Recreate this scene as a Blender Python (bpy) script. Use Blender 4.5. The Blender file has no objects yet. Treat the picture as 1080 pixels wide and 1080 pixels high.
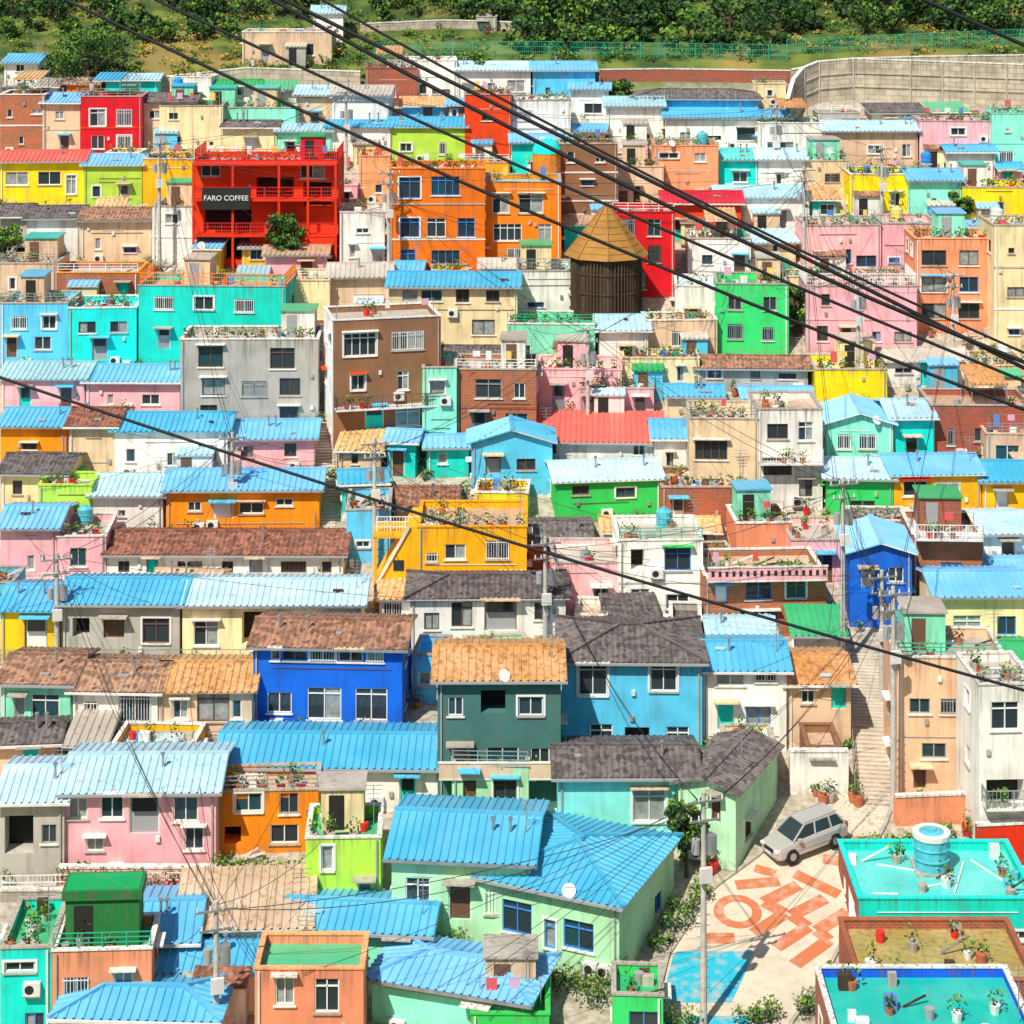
import bpy, math, random
from mathutils import Vector
R=random.Random(11)
sc=bpy.context.scene
F=2200.;VH=100.;H=55.
# ---------------- terrain profile (section through the valley) ----------------
KN=[(1500,82),(1300,90),(1080,100),(880,114),(765,124),(540,150),(300,180),(60,225),(0,245),(-60,262),(-100,280)]
def Yv(v):
    for (a,ya),(b,yb) in zip(KN,KN[1:]):
        if v>=b: return ya+(yb-ya)*(v-a)/(b-a)
    return 280
NEAR=[(-4000,-1.7),(-10,-1.7),(0,-2.4),(12,-12),(30,-29),(60,-50),(82,-1600*82/F)]
FAR=[(280,0),(330,14),(420,35),(600,40),(5000,40)]
def lin(T,x):
    for (a,p),(b,q) in zip(T,T[1:]):
        if x<=b: return p+(q-p)*(x-a)/(b-a)
    return T[-1][1]
def Zg(Y):
    if Y<82: return H+lin(NEAR,Y)
    if Y>=280: return H+lin(FAR,Y)
    for (a,ya),(b,yb) in zip(KN,KN[1:]):
        if Y<=yb:
            v=a+(b-a)*(Y-ya)/(yb-ya); return H-(v+VH)*Y/F
def G(u,v,dz=0):
    Y=Yv(v); return Vector(((u-540)*Y/F,Y,Zg(Y)+dz))
# ---------------- materials ----------------
M={}
def newmat(n,rough=.85):
    m=bpy.data.materials.new(n);m.use_nodes=True
    nt=m.node_tree;b=nt.nodes['Principled BSDF'];b.inputs['Roughness'].default_value=rough
    return m,nt,b
def nd(nt,t,**k):
    n=nt.nodes.new(t)
    for a,v in k.items(): setattr(n,a,v)
    return n
def rgba(c,k=1): return (min(1,c[0]*k),min(1,c[1]*k),min(1,c[2]*k),1)
def mapped(nt,src,s):
    mp=nd(nt,'ShaderNodeMapping');mp.inputs['Scale'].default_value=s;nt.links.new(src,mp.inputs[0]);return mp.outputs[0]
def noise(nt,src,scale,detail=4,mapscale=None):
    if mapscale: src=mapped(nt,src,mapscale)
    n=nd(nt,'ShaderNodeTexNoise');n.inputs['Scale'].default_value=scale;n.inputs['Detail'].default_value=detail
    nt.links.new(src,n.inputs['Vector']);return n.outputs['Fac']
def ramp(nt,src,a,b,lo=0,hi=1):
    n=nd(nt,'ShaderNodeMapRange');n.inputs[1].default_value=a;n.inputs[2].default_value=b
    n.inputs[3].default_value=lo;n.inputs[4].default_value=hi
    nt.links.new(src,n.inputs[0]);return n.outputs[0]
def mul(nt,a,b):
    n=nd(nt,'ShaderNodeMath',operation='MULTIPLY');nt.links.new(a,n.inputs[0]);nt.links.new(b,n.inputs[1]);return n.outputs[0]
def mix(nt,f,a,b):
    n=nd(nt,'ShaderNodeMix',data_type='RGBA')
    if isinstance(f,float): n.inputs[0].default_value=f
    else: nt.links.new(f,n.inputs[0])
    for i,x in ((6,a),(7,b)):
        if isinstance(x,tuple): n.inputs[i].default_value=x
        else: nt.links.new(x,n.inputs[i])
    return n.outputs[2]
def bump(nt,b,h,s=.3,d=.03):
    n=nd(nt,'ShaderNodeBump');n.inputs['Strength'].default_value=s;n.inputs['Distance'].default_value=d
    nt.links.new(h,n.inputs['Height']);nt.links.new(n.outputs[0],b.inputs['Normal'])
def wallmat(k,n,c,grime=.5,brick=None,bw=.3,bh=.12):
    m,nt,b=newmat(n)
    pos=nd(nt,'ShaderNodeNewGeometry').outputs['Position'];tc=nd(nt,'ShaderNodeTexCoord')
    A=noise(nt,pos,.7,3);S=noise(nt,pos,1.,3,(2.4,2.4,.2));D=noise(nt,pos,4,3);S2=noise(nt,pos,1.,2,(6,6,.35))
    if brick:
        bt=nd(nt,'ShaderNodeTexBrick');nt.links.new(tc.outputs['UV'],bt.inputs['Vector'])
        bt.inputs['Scale'].default_value=1;bt.inputs['Brick Width'].default_value=bw;bt.inputs['Row Height'].default_value=bh
        bt.inputs['Mortar Size'].default_value=.04*bw;bt.inputs['Color1'].default_value=rgba(c);bt.inputs['Color2'].default_value=rgba(c,.6)
        bt.inputs['Mortar'].default_value=rgba(brick);base=bt.outputs['Color']
        base=mix(nt,ramp(nt,A,.35,.65,0,.35),base,rgba(c,1.5))
    else:
        base=mix(nt,ramp(nt,A,.3,.58),rgba(c,.86),rgba(c,1.08))
    f=ramp(nt,S,.52,.78,0,grime)
    col=mix(nt,f,base,(.17,.13,.095,1))
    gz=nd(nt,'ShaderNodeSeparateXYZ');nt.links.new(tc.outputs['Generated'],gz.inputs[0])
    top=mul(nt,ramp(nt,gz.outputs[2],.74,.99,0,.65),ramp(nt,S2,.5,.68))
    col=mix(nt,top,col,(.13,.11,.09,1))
    oz=nd(nt,'ShaderNodeSeparateXYZ');nt.links.new(tc.outputs['Object'],oz.inputs[0])
    low=mul(nt,ramp(nt,oz.outputs[2],.1,.9,.5,0),ramp(nt,D,.4,.62))
    col=mix(nt,low,col,(.2,.15,.11,1))
    col=mix(nt,ramp(nt,D,.64,.74,0,.3),col,rgba([x*.75+.12 for x in c]))
    hs=nd(nt,'ShaderNodeHueSaturation');oi=nd(nt,'ShaderNodeObjectInfo').outputs['Random'];hs.inputs['Saturation'].default_value=1.06
    nt.links.new(col,hs.inputs['Color']);nt.links.new(ramp(nt,oi,0,1,.94,1.16),hs.inputs['Value']);nt.links.new(ramp(nt,oi,0,1,.49,.51),hs.inputs['Hue'])
    nt.links.new(hs.outputs[0],b.inputs['Base Color']);M[k]=m
WC={'W':('white',(.85,.82,.75)),'C':('cream',(.87,.72,.42)),'Y':('yellow',(.92,.64,.05)),'O':('orange',(.9,.26,.04)),'R':('red',(.7,.02,.015)),
'P':('pink',(.9,.47,.5)),'M':('mint',(.28,.8,.57)),'T':('turquoise',(.02,.72,.62)),'B':('blue',(.01,.13,.7)),'L':('light_blue',(.14,.58,.86)),
'G':('green',(.06,.62,.15)),'S':('salmon',(.9,.38,.2)),'A':('grey',(.44,.41,.36)),'N':('brown',(.25,.12,.065)),'E':('beige',(.74,.54,.36)),'J':('lime',(.46,.72,.1)),
'D':('dark_teal',(.06,.17,.16)),'Q':('amber',(.93,.44,.04)),'V':('dark_green',(.02,.2,.06)),'H':('pale_mint',(.48,.82,.52)),'I':('pale_turquoise',(.27,.78,.7)),'Z':('peach',(.9,.58,.36))}
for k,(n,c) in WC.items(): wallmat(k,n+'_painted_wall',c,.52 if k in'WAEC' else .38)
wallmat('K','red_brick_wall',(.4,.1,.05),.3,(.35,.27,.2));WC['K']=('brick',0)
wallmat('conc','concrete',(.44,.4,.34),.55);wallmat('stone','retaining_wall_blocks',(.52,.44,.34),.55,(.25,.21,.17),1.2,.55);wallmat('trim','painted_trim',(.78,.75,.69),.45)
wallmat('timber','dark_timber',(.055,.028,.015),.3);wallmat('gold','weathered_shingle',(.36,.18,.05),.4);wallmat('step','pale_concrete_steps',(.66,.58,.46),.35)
def roofmat(k,n,c,rust=.25,tile=False,rough=.36,bl=.12,st=.6):
    m,nt,b=newmat(n,rough)
    uv=nd(nt,'ShaderNodeTexCoord').outputs['UV'];pos=nd(nt,'ShaderNodeNewGeometry').outputs['Position']
    S=noise(nt,uv,1.,3,(2.5,.3,1));A=noise(nt,pos,.45,3);D=noise(nt,pos,3,4)
    if tile:
        W=nd(nt,'ShaderNodeTexVoronoi');W.inputs['Scale'].default_value=3.3;nt.links.new(uv,W.inputs['Vector'])
        base=mix(nt,ramp(nt,W.outputs['Color'],.2,.8,0,1),rgba(c,.55),rgba(c,1.5))
        wv=nd(nt,'ShaderNodeTexWave',bands_direction='Y',wave_profile='SAW');wv.inputs['Scale'].default_value=.95;nt.links.new(uv,wv.inputs['Vector'])
        bump(nt,b,wv.outputs['Fac'],.6,.06)
    else:
        base=mix(nt,ramp(nt,A,.35,.65),rgba(c,.86),rgba([x*.88+bl for x in c]))
        W=nd(nt,'ShaderNodeTexVoronoi');W.inputs['Scale'].default_value=1;nt.links.new(mapped(nt,uv,(1.1,.16,1)),W.inputs['Vector'])
        base=mix(nt,ramp(nt,W.outputs['Color'],.1,.9,0,.4),base,rgba([x*.68+.03 for x in c]))
    col=mix(nt,ramp(nt,S,.52,.76,0,st),base,rgba([x*.55+.1 for x in c]))
    col=mix(nt,ramp(nt,D,.62-rust*.25,.76,0,min(1,rust*2.2)),col,(.24,.12,.06,1))
    hs=nd(nt,'ShaderNodeHueSaturation');oi=nd(nt,'ShaderNodeObjectInfo').outputs['Random']
    nt.links.new(col,hs.inputs['Color']);nt.links.new(ramp(nt,oi,0,1,.85,1.18),hs.inputs['Value']);nt.links.new(ramp(nt,oi,0,1,.485,.51),hs.inputs['Hue']);nt.links.new(ramp(nt,oi,0,1,1.1,.9),hs.inputs['Saturation'])
    nt.links.new(hs.outputs[0],b.inputs['Base Color']);M['r'+k]=m
roofmat('b','blue_metal_roofing',(.13,.53,.88),.05,bl=.07,st=.4);roofmat('w','pale_metal_roofing',(.48,.74,.86),.25,st=.5)
roofmat('k','grey_roof_tile',(.13,.11,.105),.1,True,.7);roofmat('n','brown_roof_tile',(.3,.15,.09),.22,True,.7)
roofmat('o','rusty_metal_roofing',(.85,.46,.15),.65);roofmat('r','red_metal_roofing',(.75,.03,.03),.03,bl=.04,st=.3)
roofmat('g','green_waterproof_paint',(.03,.52,.2),.25,bl=.05);roofmat('t','turquoise_roof_paint',(.04,.66,.6),.18,bl=.08)
roofmat('a','concrete_roof',(.56,.5,.42),.3);roofmat('e','sandy_roof_deck',(.66,.46,.29),.4);roofmat('y','yellow_roof_paint',(.8,.6,.15),.2)
roofmat('m','mossy_roof',(.46,.34,.06),.6)
TILE='kn'
def flat(k,n,c,rough=.6,metal=0,var=0):
    m,nt,b=newmat(n,rough);b.inputs['Metallic'].default_value=metal
    if var:
        pos=nd(nt,'ShaderNodeNewGeometry').outputs['Position'];A=noise(nt,pos,2.5,3)
        nt.links.new(mix(nt,ramp(nt,A,.3,.7),rgba(c,1-var),rgba(c,1+var)),b.inputs['Base Color'])
    else: b.inputs['Base Color'].default_value=rgba(c)
    M[k]=m
flat('gl','window_glass',(.03,.045,.055),.08);flat('gl2','curtained_glass',(.3,.33,.32),.15,0,.3);flat('gl3','tinted_glass',(.02,.07,.09),.06)
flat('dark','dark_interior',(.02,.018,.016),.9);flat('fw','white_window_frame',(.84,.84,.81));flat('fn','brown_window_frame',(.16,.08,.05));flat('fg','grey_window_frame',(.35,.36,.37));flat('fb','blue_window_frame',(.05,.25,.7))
flat('steel','galvanised_steel',(.45,.46,.47),.4,.6,.2);flat('blk','black_rubber_cable',(.012,.012,.014),.6);flat('tank_b','blue_tank_plastic',(.03,.3,.7),.4,0,.15);flat('tank_y','yellow_tank_plastic',(.8,.62,.2),.5,0,.15);flat('tank_t','teal_tank_plastic',(.1,.5,.6),.4,0,.2)
flat('terra','terracotta_pot',(.5,.15,.07),.8,0,.2);flat('ac','white_plastic',(.76,.75,.71),.5,0,.1);flat('pole','concrete_pole',(.52,.5,.45),.9,0,.2)
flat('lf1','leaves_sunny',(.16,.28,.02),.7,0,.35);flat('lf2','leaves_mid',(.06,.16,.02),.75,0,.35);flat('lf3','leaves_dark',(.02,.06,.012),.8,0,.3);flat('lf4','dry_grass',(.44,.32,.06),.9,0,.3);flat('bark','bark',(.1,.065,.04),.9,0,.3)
flat('red','red_paint',(.72,.025,.02));flat('fgr','green_fence_paint',(.03,.42,.25));flat('opaint','orange_railing_paint',(.88,.26,.03))
CL=[(.75,.1,.1),(.8,.8,.78),(.1,.25,.6),(.85,.6,.15),(.7,.4,.55)]
for i,c in enumerate(CL): flat('cl%d'%i,'laundry_cloth_%d'%i,c,.9)
# ---------------- mesh builder ----------------
class MB:
    def __init__(s): s.v=[];s.f=[];s.m=[];s.uv=[];s.k=[]
    def mi(s,k):
        if k not in s.k: s.k.append(k)
        return s.k.index(k)
    def q(s,pts,k,uv=None):
        n=len(s.v);s.v+= [tuple(p) for p in pts];s.f.append(tuple(range(n,n+len(pts))));s.m.append(s.mi(k))
        s.uv+= uv if uv else [(p[0]+p[1],p[2]) for p in pts]
    def box(s,x0,x1,y0,y1,z0,z1,k):
        P=[(x,y,z) for z in(z0,z1) for y in(y0,y1) for x in(x0,x1)]
        for a in((0,1,3,2),(4,5,7,6),(0,1,5,4),(2,3,7,6),(0,2,6,4),(1,3,7,5)): s.q([P[i] for i in a],k)
    def cyl(s,cx,cy,z0,z1,r0,r1,k,n=12,cap=True):
        a=[(cx+r0*math.cos(6.2832*i/n),cy+r0*math.sin(6.2832*i/n),z0) for i in range(n)]
        b=[(cx+r1*math.cos(6.2832*i/n),cy+r1*math.sin(6.2832*i/n),z1) for i in range(n)]
        for i in range(n): s.q([a[i],a[(i+1)%n],b[(i+1)%n],b[i]],k)
        if cap: s.q(b,k);s.q(a[::-1],k)
    def bar(s,a,b,r,k):
        a=Vector(a);b=Vector(b);d=(b-a).normalized();t=d.cross(Vector((0,0,1)))
        if t.length<.01: t=Vector((1,0,0))
        t.normalize();w=d.cross(t)
        o=[t*r+w*r,-t*r+w*r,-t*r-w*r,t*r-w*r]
        for i in range(4): s.q([a+o[i],a+o[(i+1)%4],b+o[(i+1)%4],b+o[i]],k)
        s.q([a+x for x in o],k);s.q([b+x for x in o],k)
    def leaves(s,c,r,n,sz,ks,flatz=1):
        for _ in range(n):
            d=Vector((R.gauss(0,1),R.gauss(0,1),R.gauss(0,1)*flatz)).normalized()*(R.random()**.45)
            p=Vector((c[0]+d.x*r[0],c[1]+d.y*r[1],c[2]+d.z*r[2]))
            a=Vector((R.uniform(-1,1),R.uniform(-1,1),R.uniform(-1,1))).normalized();b=a.cross(Vector((R.uniform(-1,1),R.uniform(-1,1),R.uniform(-1,1)))).normalized()
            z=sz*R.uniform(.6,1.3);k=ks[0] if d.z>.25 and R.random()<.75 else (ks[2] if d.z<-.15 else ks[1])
            s.q([p-a*z*.5,p+b*z*.35,p+a*z*.5,p-b*z*.35],k)
    def obj(s,name,parent=None,loc=None):
        if not s.v: return None
        me=bpy.data.meshes.new(name);me.from_pydata(s.v,[],s.f)
        for k in s.k: me.materials.append(M[k])
        me.polygons.foreach_set('material_index',s.m)
        ul=me.uv_layers.new(name='UVMap');ul.data.foreach_set('uv',[c for p in s.uv for c in p]);me.update()
        o=bpy.data.objects.new(name,me);sc.collection.objects.link(o)
        if parent: o.parent=parent
        if loc is not None: o.location=loc
        return o
def empty(name,loc,yaw=0):
    e=bpy.data.objects.new(name,None);e.empty_display_size=.5;sc.collection.objects.link(e);e.location=loc;e.rotation_euler[2]=yaw;return e
# ---------------- facade with real openings ----------------
def facade(mw,mo,P0,xd,W,Hh,ops,wk,fr,extra=1):
    P0=Vector(P0);xd=Vector(xd);n=xd.cross(Vector((0,0,1)))
    fp=lambda x,z,d:P0+xd*x+Vector((0,0,z))-n*d
    def fb(m,x0,x1,z0,z1,d0,d1,k):
        P=[fp(x,z,d) for d in(d0,d1) for z in(z0,z1) for x in(x0,x1)]
        for a in((0,1,3,2),(4,5,7,6),(0,1,5,4),(2,3,7,6),(0,2,6,4),(1,3,7,5)): m.q([P[i] for i in a],k)
    ok=[]
    for o in ops:
        x0,x1,z0,z1=o[:4];x0=max(x0,.12);x1=min(x1,W-.12);z0=max(z0,.03);z1=min(z1,Hh-.12)
        if x1-x0<.25 or z1-z0<.25: continue
        if any(not(x1<p[0]-.1 or x0>p[1]+.1 or z1<p[2]-.1 or z0>p[3]+.1) for p in ok): continue
        ok.append((x0,x1,z0,z1,o[4]))
    xs=sorted(set([0,W]+[p[0] for p in ok]+[p[1] for p in ok]));zs=sorted(set([0,Hh]+[p[2] for p in ok]+[p[3] for p in ok]))
    for a,b in zip(xs,xs[1:]):
        for c,d in zip(zs,zs[1:]):
            mx,mz=(a+b)/2,(c+d)/2
            if any(p[0]<mx<p[1] and p[2]<mz<p[3] for p in ok): continue
            mw.q([fp(a,c,0),fp(b,c,0),fp(b,d,0),fp(a,d,0)],wk,[(a,c),(b,c),(b,d),(a,d)])
    for x0,x1,z0,z1,kd in ok:
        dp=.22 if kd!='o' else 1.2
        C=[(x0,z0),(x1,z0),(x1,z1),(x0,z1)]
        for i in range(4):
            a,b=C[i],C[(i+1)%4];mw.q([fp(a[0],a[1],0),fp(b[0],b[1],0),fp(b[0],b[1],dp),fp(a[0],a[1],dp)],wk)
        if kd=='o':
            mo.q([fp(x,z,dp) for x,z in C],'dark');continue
        f=fr if R.random()<.85 else R.choice(['fw','fg','fb','fn'])
        if kd=='d':
            dk=R.choice(['fn','fg','steel','fw','T','fn']);mo.q([fp(x,z,.16) for x,z in C],dk)
            if R.random()<.6: mo.q([fp(x,z,.15) for x,z in((x0+.15,z0+1.1),(x1-.15,z0+1.1),(x1-.15,z1-.15),(x0+.15,z1-.15))],'gl')
        else:
            gk=R.choices(['gl','gl2','gl3'],[6,2,2])[0];mid=(x0+x1)/2
            mo.q([fp(x,z,.16) for x,z in((x0,z0),(mid,z0),(mid,z1),(x0,z1))],gk)
            mo.q([fp(x,z,.14) for x,z in((mid,z0),(x1,z0),(x1,z1),(mid,z1))],gk if R.random()<.7 else R.choice(['gl','gl2']))
        t=.06
        fb(mo,x0,x0+t,z0,z1,.06,.158,f);fb(mo,x1-t,x1,z0,z1,.06,.158,f);fb(mo,x0+t,x1-t,z1-t,z1,.06,.158,f)
        if kd=='w':
            fb(mo,x0+t,x1-t,z0,z0+t,.06,.158,f)
            if x1-x0>.75:
                nb=1 if x1-x0<2.2 else 3
                for i in range(nb):
                    xx=x0+(x1-x0)*(i+1)/(nb+1);fb(mo,xx-.03,xx+.03,z0+t,z1-t,.07,.138,f)
            if z1-z0>1.35: fb(mo,x0+t,x1-t,z1-.42,z1-.36,.07,.139,f)
            fb(mo,x0-.1,x1+.1,z0-.09,z0-.005,-.1,.0,R.choice(['trim','trim','conc']))
            if R.random()<.15:
                for q in((x0-.14,x0-.02,z0-.0,z1+.12),(x1+.02,x1+.14,z0-.0,z1+.12),(x0-.02,x1+.02,z1+.02,z1+.12)): fb(mo,*q,-.05,-.002,'fw')
            r=R.random()
            if r<.16 and extra:
                nbar=int((x1-x0)/.16)
                for i in range(nbar+1):
                    xx=x0+(x1-x0)*i/max(1,nbar);fb(mo,xx-.014,xx+.014,z0,z1,-.09,-.06,f)
                for zz in(z0+.1,z1-.1): fb(mo,x0-.03,x1+.03,zz-.02,zz+.02,-.11,-.09,f)
            elif r<.36: fb(mo,x0-.18,x1+.18,z1+.14,z1+.21,-.42,0,'trim' if r<.29 else R.choice(['G','L','R','E','conc']))
        elif kd=='d' and extra:
            fb(mo,x0-.25,x1+.25,z1+.1,z1+.18,-.75,0,R.choice(['trim','conc','conc','L','E']))
    return fb
# ---------------- roofs ----------------
def sheet(mb,P0,ed,L,sv,k,a=0,b=0):
    P0=Vector(P0);ed=Vector(ed);sv=Vector(sv);nn=ed.cross(sv).normalized()
    if nn.z<0: nn=-nn
    prof=[(0,0),(.25,.05),(.5,.07),(.75,.05)] if k[1] in TILE else [(0,0),(.62,0),(.72,.075),(.9,.075)]
    n=max(2,round(L/(.34 if k[1] in TILE else .42)));p=L/n;X=[((i+o)*p,h) for i in range(n) for o,h in prof]+[(L,0)]
    sl=sv.length
    def t(x):
        r=1.
        if a>0: r=min(r,x/a)
        if b>0: r=min(r,(L-x)/b)
        return max(0,r)
    for (x0,h0),(x1,h1) in zip(X,X[1:]):
        A=P0+ed*x0+nn*h0;B=P0+ed*x1+nn*h1;ta,tb=t(x0),t(x1)
        mb.q([A,B,B+sv*tb,A+sv*ta],k,[(x0,0),(x1,0),(x1,tb*sl),(x0,ta*sl)])
    dn=-nn*.09
    und=[P0,P0+ed*L,P0+ed*(L-b)+sv,P0+ed*a+sv]
    mb.q([x+dn for x in und],'trim')
    for i in((0,1),(1,2),(3,0)):
        A,B=und[i[0]],und[i[1]];mb.q([A-nn*.002,B-nn*.002,B+dn,A+dn],k if R.random()<.5 else 'trim')
def railing(mb,pts,h=.95,k='steel',step=1.3,bars=3,vert=False):
    for A,B in zip(pts,pts[1:]):
        A=Vector(A);B=Vector(B);L=(B-A).length;n=max(1,round(L/step))
        for i in range(n+1):
            p=A.lerp(B,i/n);mb.bar(p,p+Vector((0,0,h)),.03,k)
        for j in range(bars):
            z=Vector((0,0,h*(j+1)/bars));mb.bar(A+z,B+z,.022,k)
        if vert:
            m=int(L/.2)
            for i in range(m): 
                p=A.lerp(B,(i+.5)/m);mb.bar(p,p+Vector((0,0,h)),.012,k)
def tank(mb,x,y,z,k='tank_b',r=.55,h=1.15):
    mb.box(x-r,x+r,y-r,y+r,z,z+.12,'conc')
    mb.cyl(x,y,z+.12,z+h,r*.92,r,k,14);mb.cyl(x,y,z+h,z+h+.18,r,r*.45,k,14)
    for j in(.35,.65): mb.cyl(x,y,z+h*j,z+h*j+.05,r*1.04,r*1.04,k,14)
    mb.cyl(x,y,z+h+.18,z+h+.26,r*.3,r*.3,k,10)
def acunit(mb,x,y,z):
    mb.box(x-.4,x+.4,y-.3,y-.003,z,z+.6,'ac')
    c=[(x-.1+.22*math.cos(i*.5236),y-.304,z+.3+.22*math.sin(i*.5236)) for i in range(12)];mb.q(c,'dark')
    mb.box(x-.42,x+.42,y-.32,y,z-.06,z,'steel')
def planter(mf,px,py,z,s=1.):
    mf.cyl(px,py,z,z+.34*s,.16*s,.21*s,R.choice(['terra','terra','ac','conc','red']),8);mf.leaves((px,py,z+.62*s),(.36*s,.33*s,.4*s),30,.2,('lf1','lf2','lf3'))
def junk(mf,x,y,z):
    r=R.random();w=R.uniform(.25,.7)
    if r<.28: mf.box(x,x+w,y,y+w*.7,z,z+R.uniform(.2,.8),R.choice(['cl0','cl1','cl2','conc','terra','fgr','timber','ac','trim','fg']))
    elif r<.38: mf.cyl(x,y,z,z+R.uniform(.3,.6),.2,.24,R.choice(['conc','red','fg','tank_t','ac']),10)
    elif r<.55: mf.bar((x,y,z+.05),(x+R.uniform(.8,2),y+R.uniform(-.3,.3),z+R.uniform(.05,.9)),.04,R.choice(['steel','timber','ac']))
    else: planter(mf,x,y,z,R.uniform(.8,1.5))
HS=[]
def house(u0,u1,vt,vb,wk,rt,rc,d=6.5,yaw=0.,win=None,name=None,o={}):
    if yaw==0 and not o.get('sq'): yaw=R.uniform(-.06,.06)
    Y=Yv(vb);s=F/Y;W=(u1-u0)/s/math.cos(yaw)-.06;Hh=(vb-vt)/s
    c=G((u0+u1)/2,vb)
    e=empty(name or WC[wk][0]+'_house',c,yaw)
    mw=MB();mr=MB();mo=MB();mf=MB()
    fr='fw' if R.random()<.6 else R.choice(['fn','fg','fn','fb'])
    if 'fr' in o: fr=o['fr']
    nf=int(o.get('nf',max(1,round(Hh/3.0))));fh=Hh/nf
    ph=.45 if rt=='F' else 0
    x0,x1=-W/2,W/2
    ops=[]
    if win is not None:
        for wv in win:
            uu,vv,ww,wh=wv[:4];kd=wv[4] if len(wv)>4 else 'w'
            cx=W*(uu-u0)/(u1-u0);cz=(vb-vv)/s;ops.append((cx-ww/s/2,cx+ww/s/2,cz-wh/s/2,cz+wh/s/2,kd))
    else:
        for fl in range(nf):
            n=max(1,int(W/R.uniform(1.9,3.4)));top=min(fh,Hh-ph-fl*fh);zb=R.uniform(.8,1.15)
            for i in range(n):
                if R.random()<.12: continue
                cx=W*(i+.5)/n+R.uniform(-.45,.45);w=R.choice([.5,.7,.9,1.1,1.4,1.8]);z=fl*fh+zb+R.choice([0,0,0,.3]);h=min(R.choice([.45,.8,1.,1.25]),fl*fh+top-.2-z)
                if fl==0 and R.random()<.35: ops.append((cx-.48,cx+.48,.05,min(2.1,top-.1),'d'))
                else: ops.append((cx-w/2,cx+w/2,z,z+h,'o' if R.random()<.04 else 'w'))
    fb=facade(mw,mo,(x0,0,0),(1,0,0),W,Hh,ops,wk,fr)
    sk=o.get('side',wk)
    for P0,xd in(((x1,0,0),(0,1,0)),((x0,d,0),(0,-1,0))):
        so=[]
        for fl in range(nf):
            for cx in([d*.3,d*.7] if d>5 else [d*.5]):
                if R.random()<.7: so.append((cx-.5,cx+.5,fl*fh+1,fl*fh+min(2.,fh-.6),'w'))
        facade(mw,mo,P0,xd,d,Hh,so,sk,fr,0)
    mw.q([(x1,d,0),(x0,d,0),(x0,d,Hh),(x1,d,Hh)],wk)
    mf.box(x0-.03,x1+.03,-.03,d+.03,-3.2,-.0,'conc')
    for fl in range(1,nf):
        if R.random()<.6:
            zb=fl*fh-.05
            if not any(p[2]-.15<zb<p[3]+.2 for p in ops): fb(mf,-.04,W+.04,zb,zb+.14,-.06,-.002,R.choice(['trim','conc',wk]))
    xx=R.choice([.15,W-.25]);fb(mf,xx,xx+.09,0,Hh-.1,-.1,-.01,R.choice(['ac','fg','conc']))
    for t in range(int(R.random()*3)):
        zz=R.uniform(.3,Hh-.3)
        if not any(p[2]-.05<zz<p[3]+.05 for p in ops): fb(mf,R.uniform(0,W*.4),R.uniform(W*.6,W),zz,zz+.035,-.05,-.01,R.choice(['ac','fg','fn']))
    for t in range(int(W/3)):
        px=R.uniform(.3,W-.5);pz=R.uniform(.6,max(.8,Hh-.8))
        if not any(p[0]-.3<px<p[1]+.1 and p[2]-.4<pz<p[3]+.1 for p in ops): fb(mf,px,px+.22,pz,pz+.3,-.14,-.004,R.choice(['ac','fg','steel','conc']))
    ov=.38;k='r'+rc
    if rt=='F':
        zf=Hh-ph;mr.q([(x0+.15,.15,zf),(x1-.15,.15,zf),(x1-.15,d-.15,zf),(x0+.15,d-.15,zf)],k,[(0,0),(W,0),(W,d),(0,d)])
        I=[(x0+.15,.15),(x1-.15,.15),(x1-.15,d-.15),(x0+.15,d-.15)]
        for i in range(4):
            a,b=I[i],I[(i+1)%4];mw.q([(a[0],a[1],zf),(b[0],b[1],zf),(b[0],b[1],Hh),(a[0],a[1],Hh)],wk)
        ck=o.get('cap',R.choice(['trim','conc',wk,'conc']))
        for bx in((x0-.06,x1+.06,-.06,.2),(x0-.06,x1+.06,d-.2,d+.06),(x0-.06,x0+.2,.2,d-.2),(x1-.2,x1+.06,.2,d-.2)):
            mr.box(*bx,Hh,Hh+.09,ck)
        if 'rail' in o: railing(mf,[(x0+.05,d-.1,Hh+.09),(x0+.05,.05,Hh+.09),(x1-.05,.05,Hh+.09),(x1-.05,d-.1,Hh+.09)],.95,o['rail'],1.2,3,True)
        elif R.random()<.35 and W>3 and not o.get('bare'): railing(mf,[(x0+.05,.08,Hh+.09),(x1-.05,.08,Hh+.09)],.7,R.choice(['steel','fw','fgr','steel']))
        if 'cab' in o:
            mf.box(-1.9,1.6,d*.35,d-.5,zf,zf+2.3,o['cab']);mf.box(-2.05,1.75,d*.35-.15,d-.35,zf+2.3,zf+2.75,o['cab']);mf.box(-1.9,1.6,d*.35,d-.5,zf+2.75,zf+2.77,'rg')
            mf.box(-1.5,-.6,d*.35-.03,d*.35-.002,zf+.1,zf+2,'dark')
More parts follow.
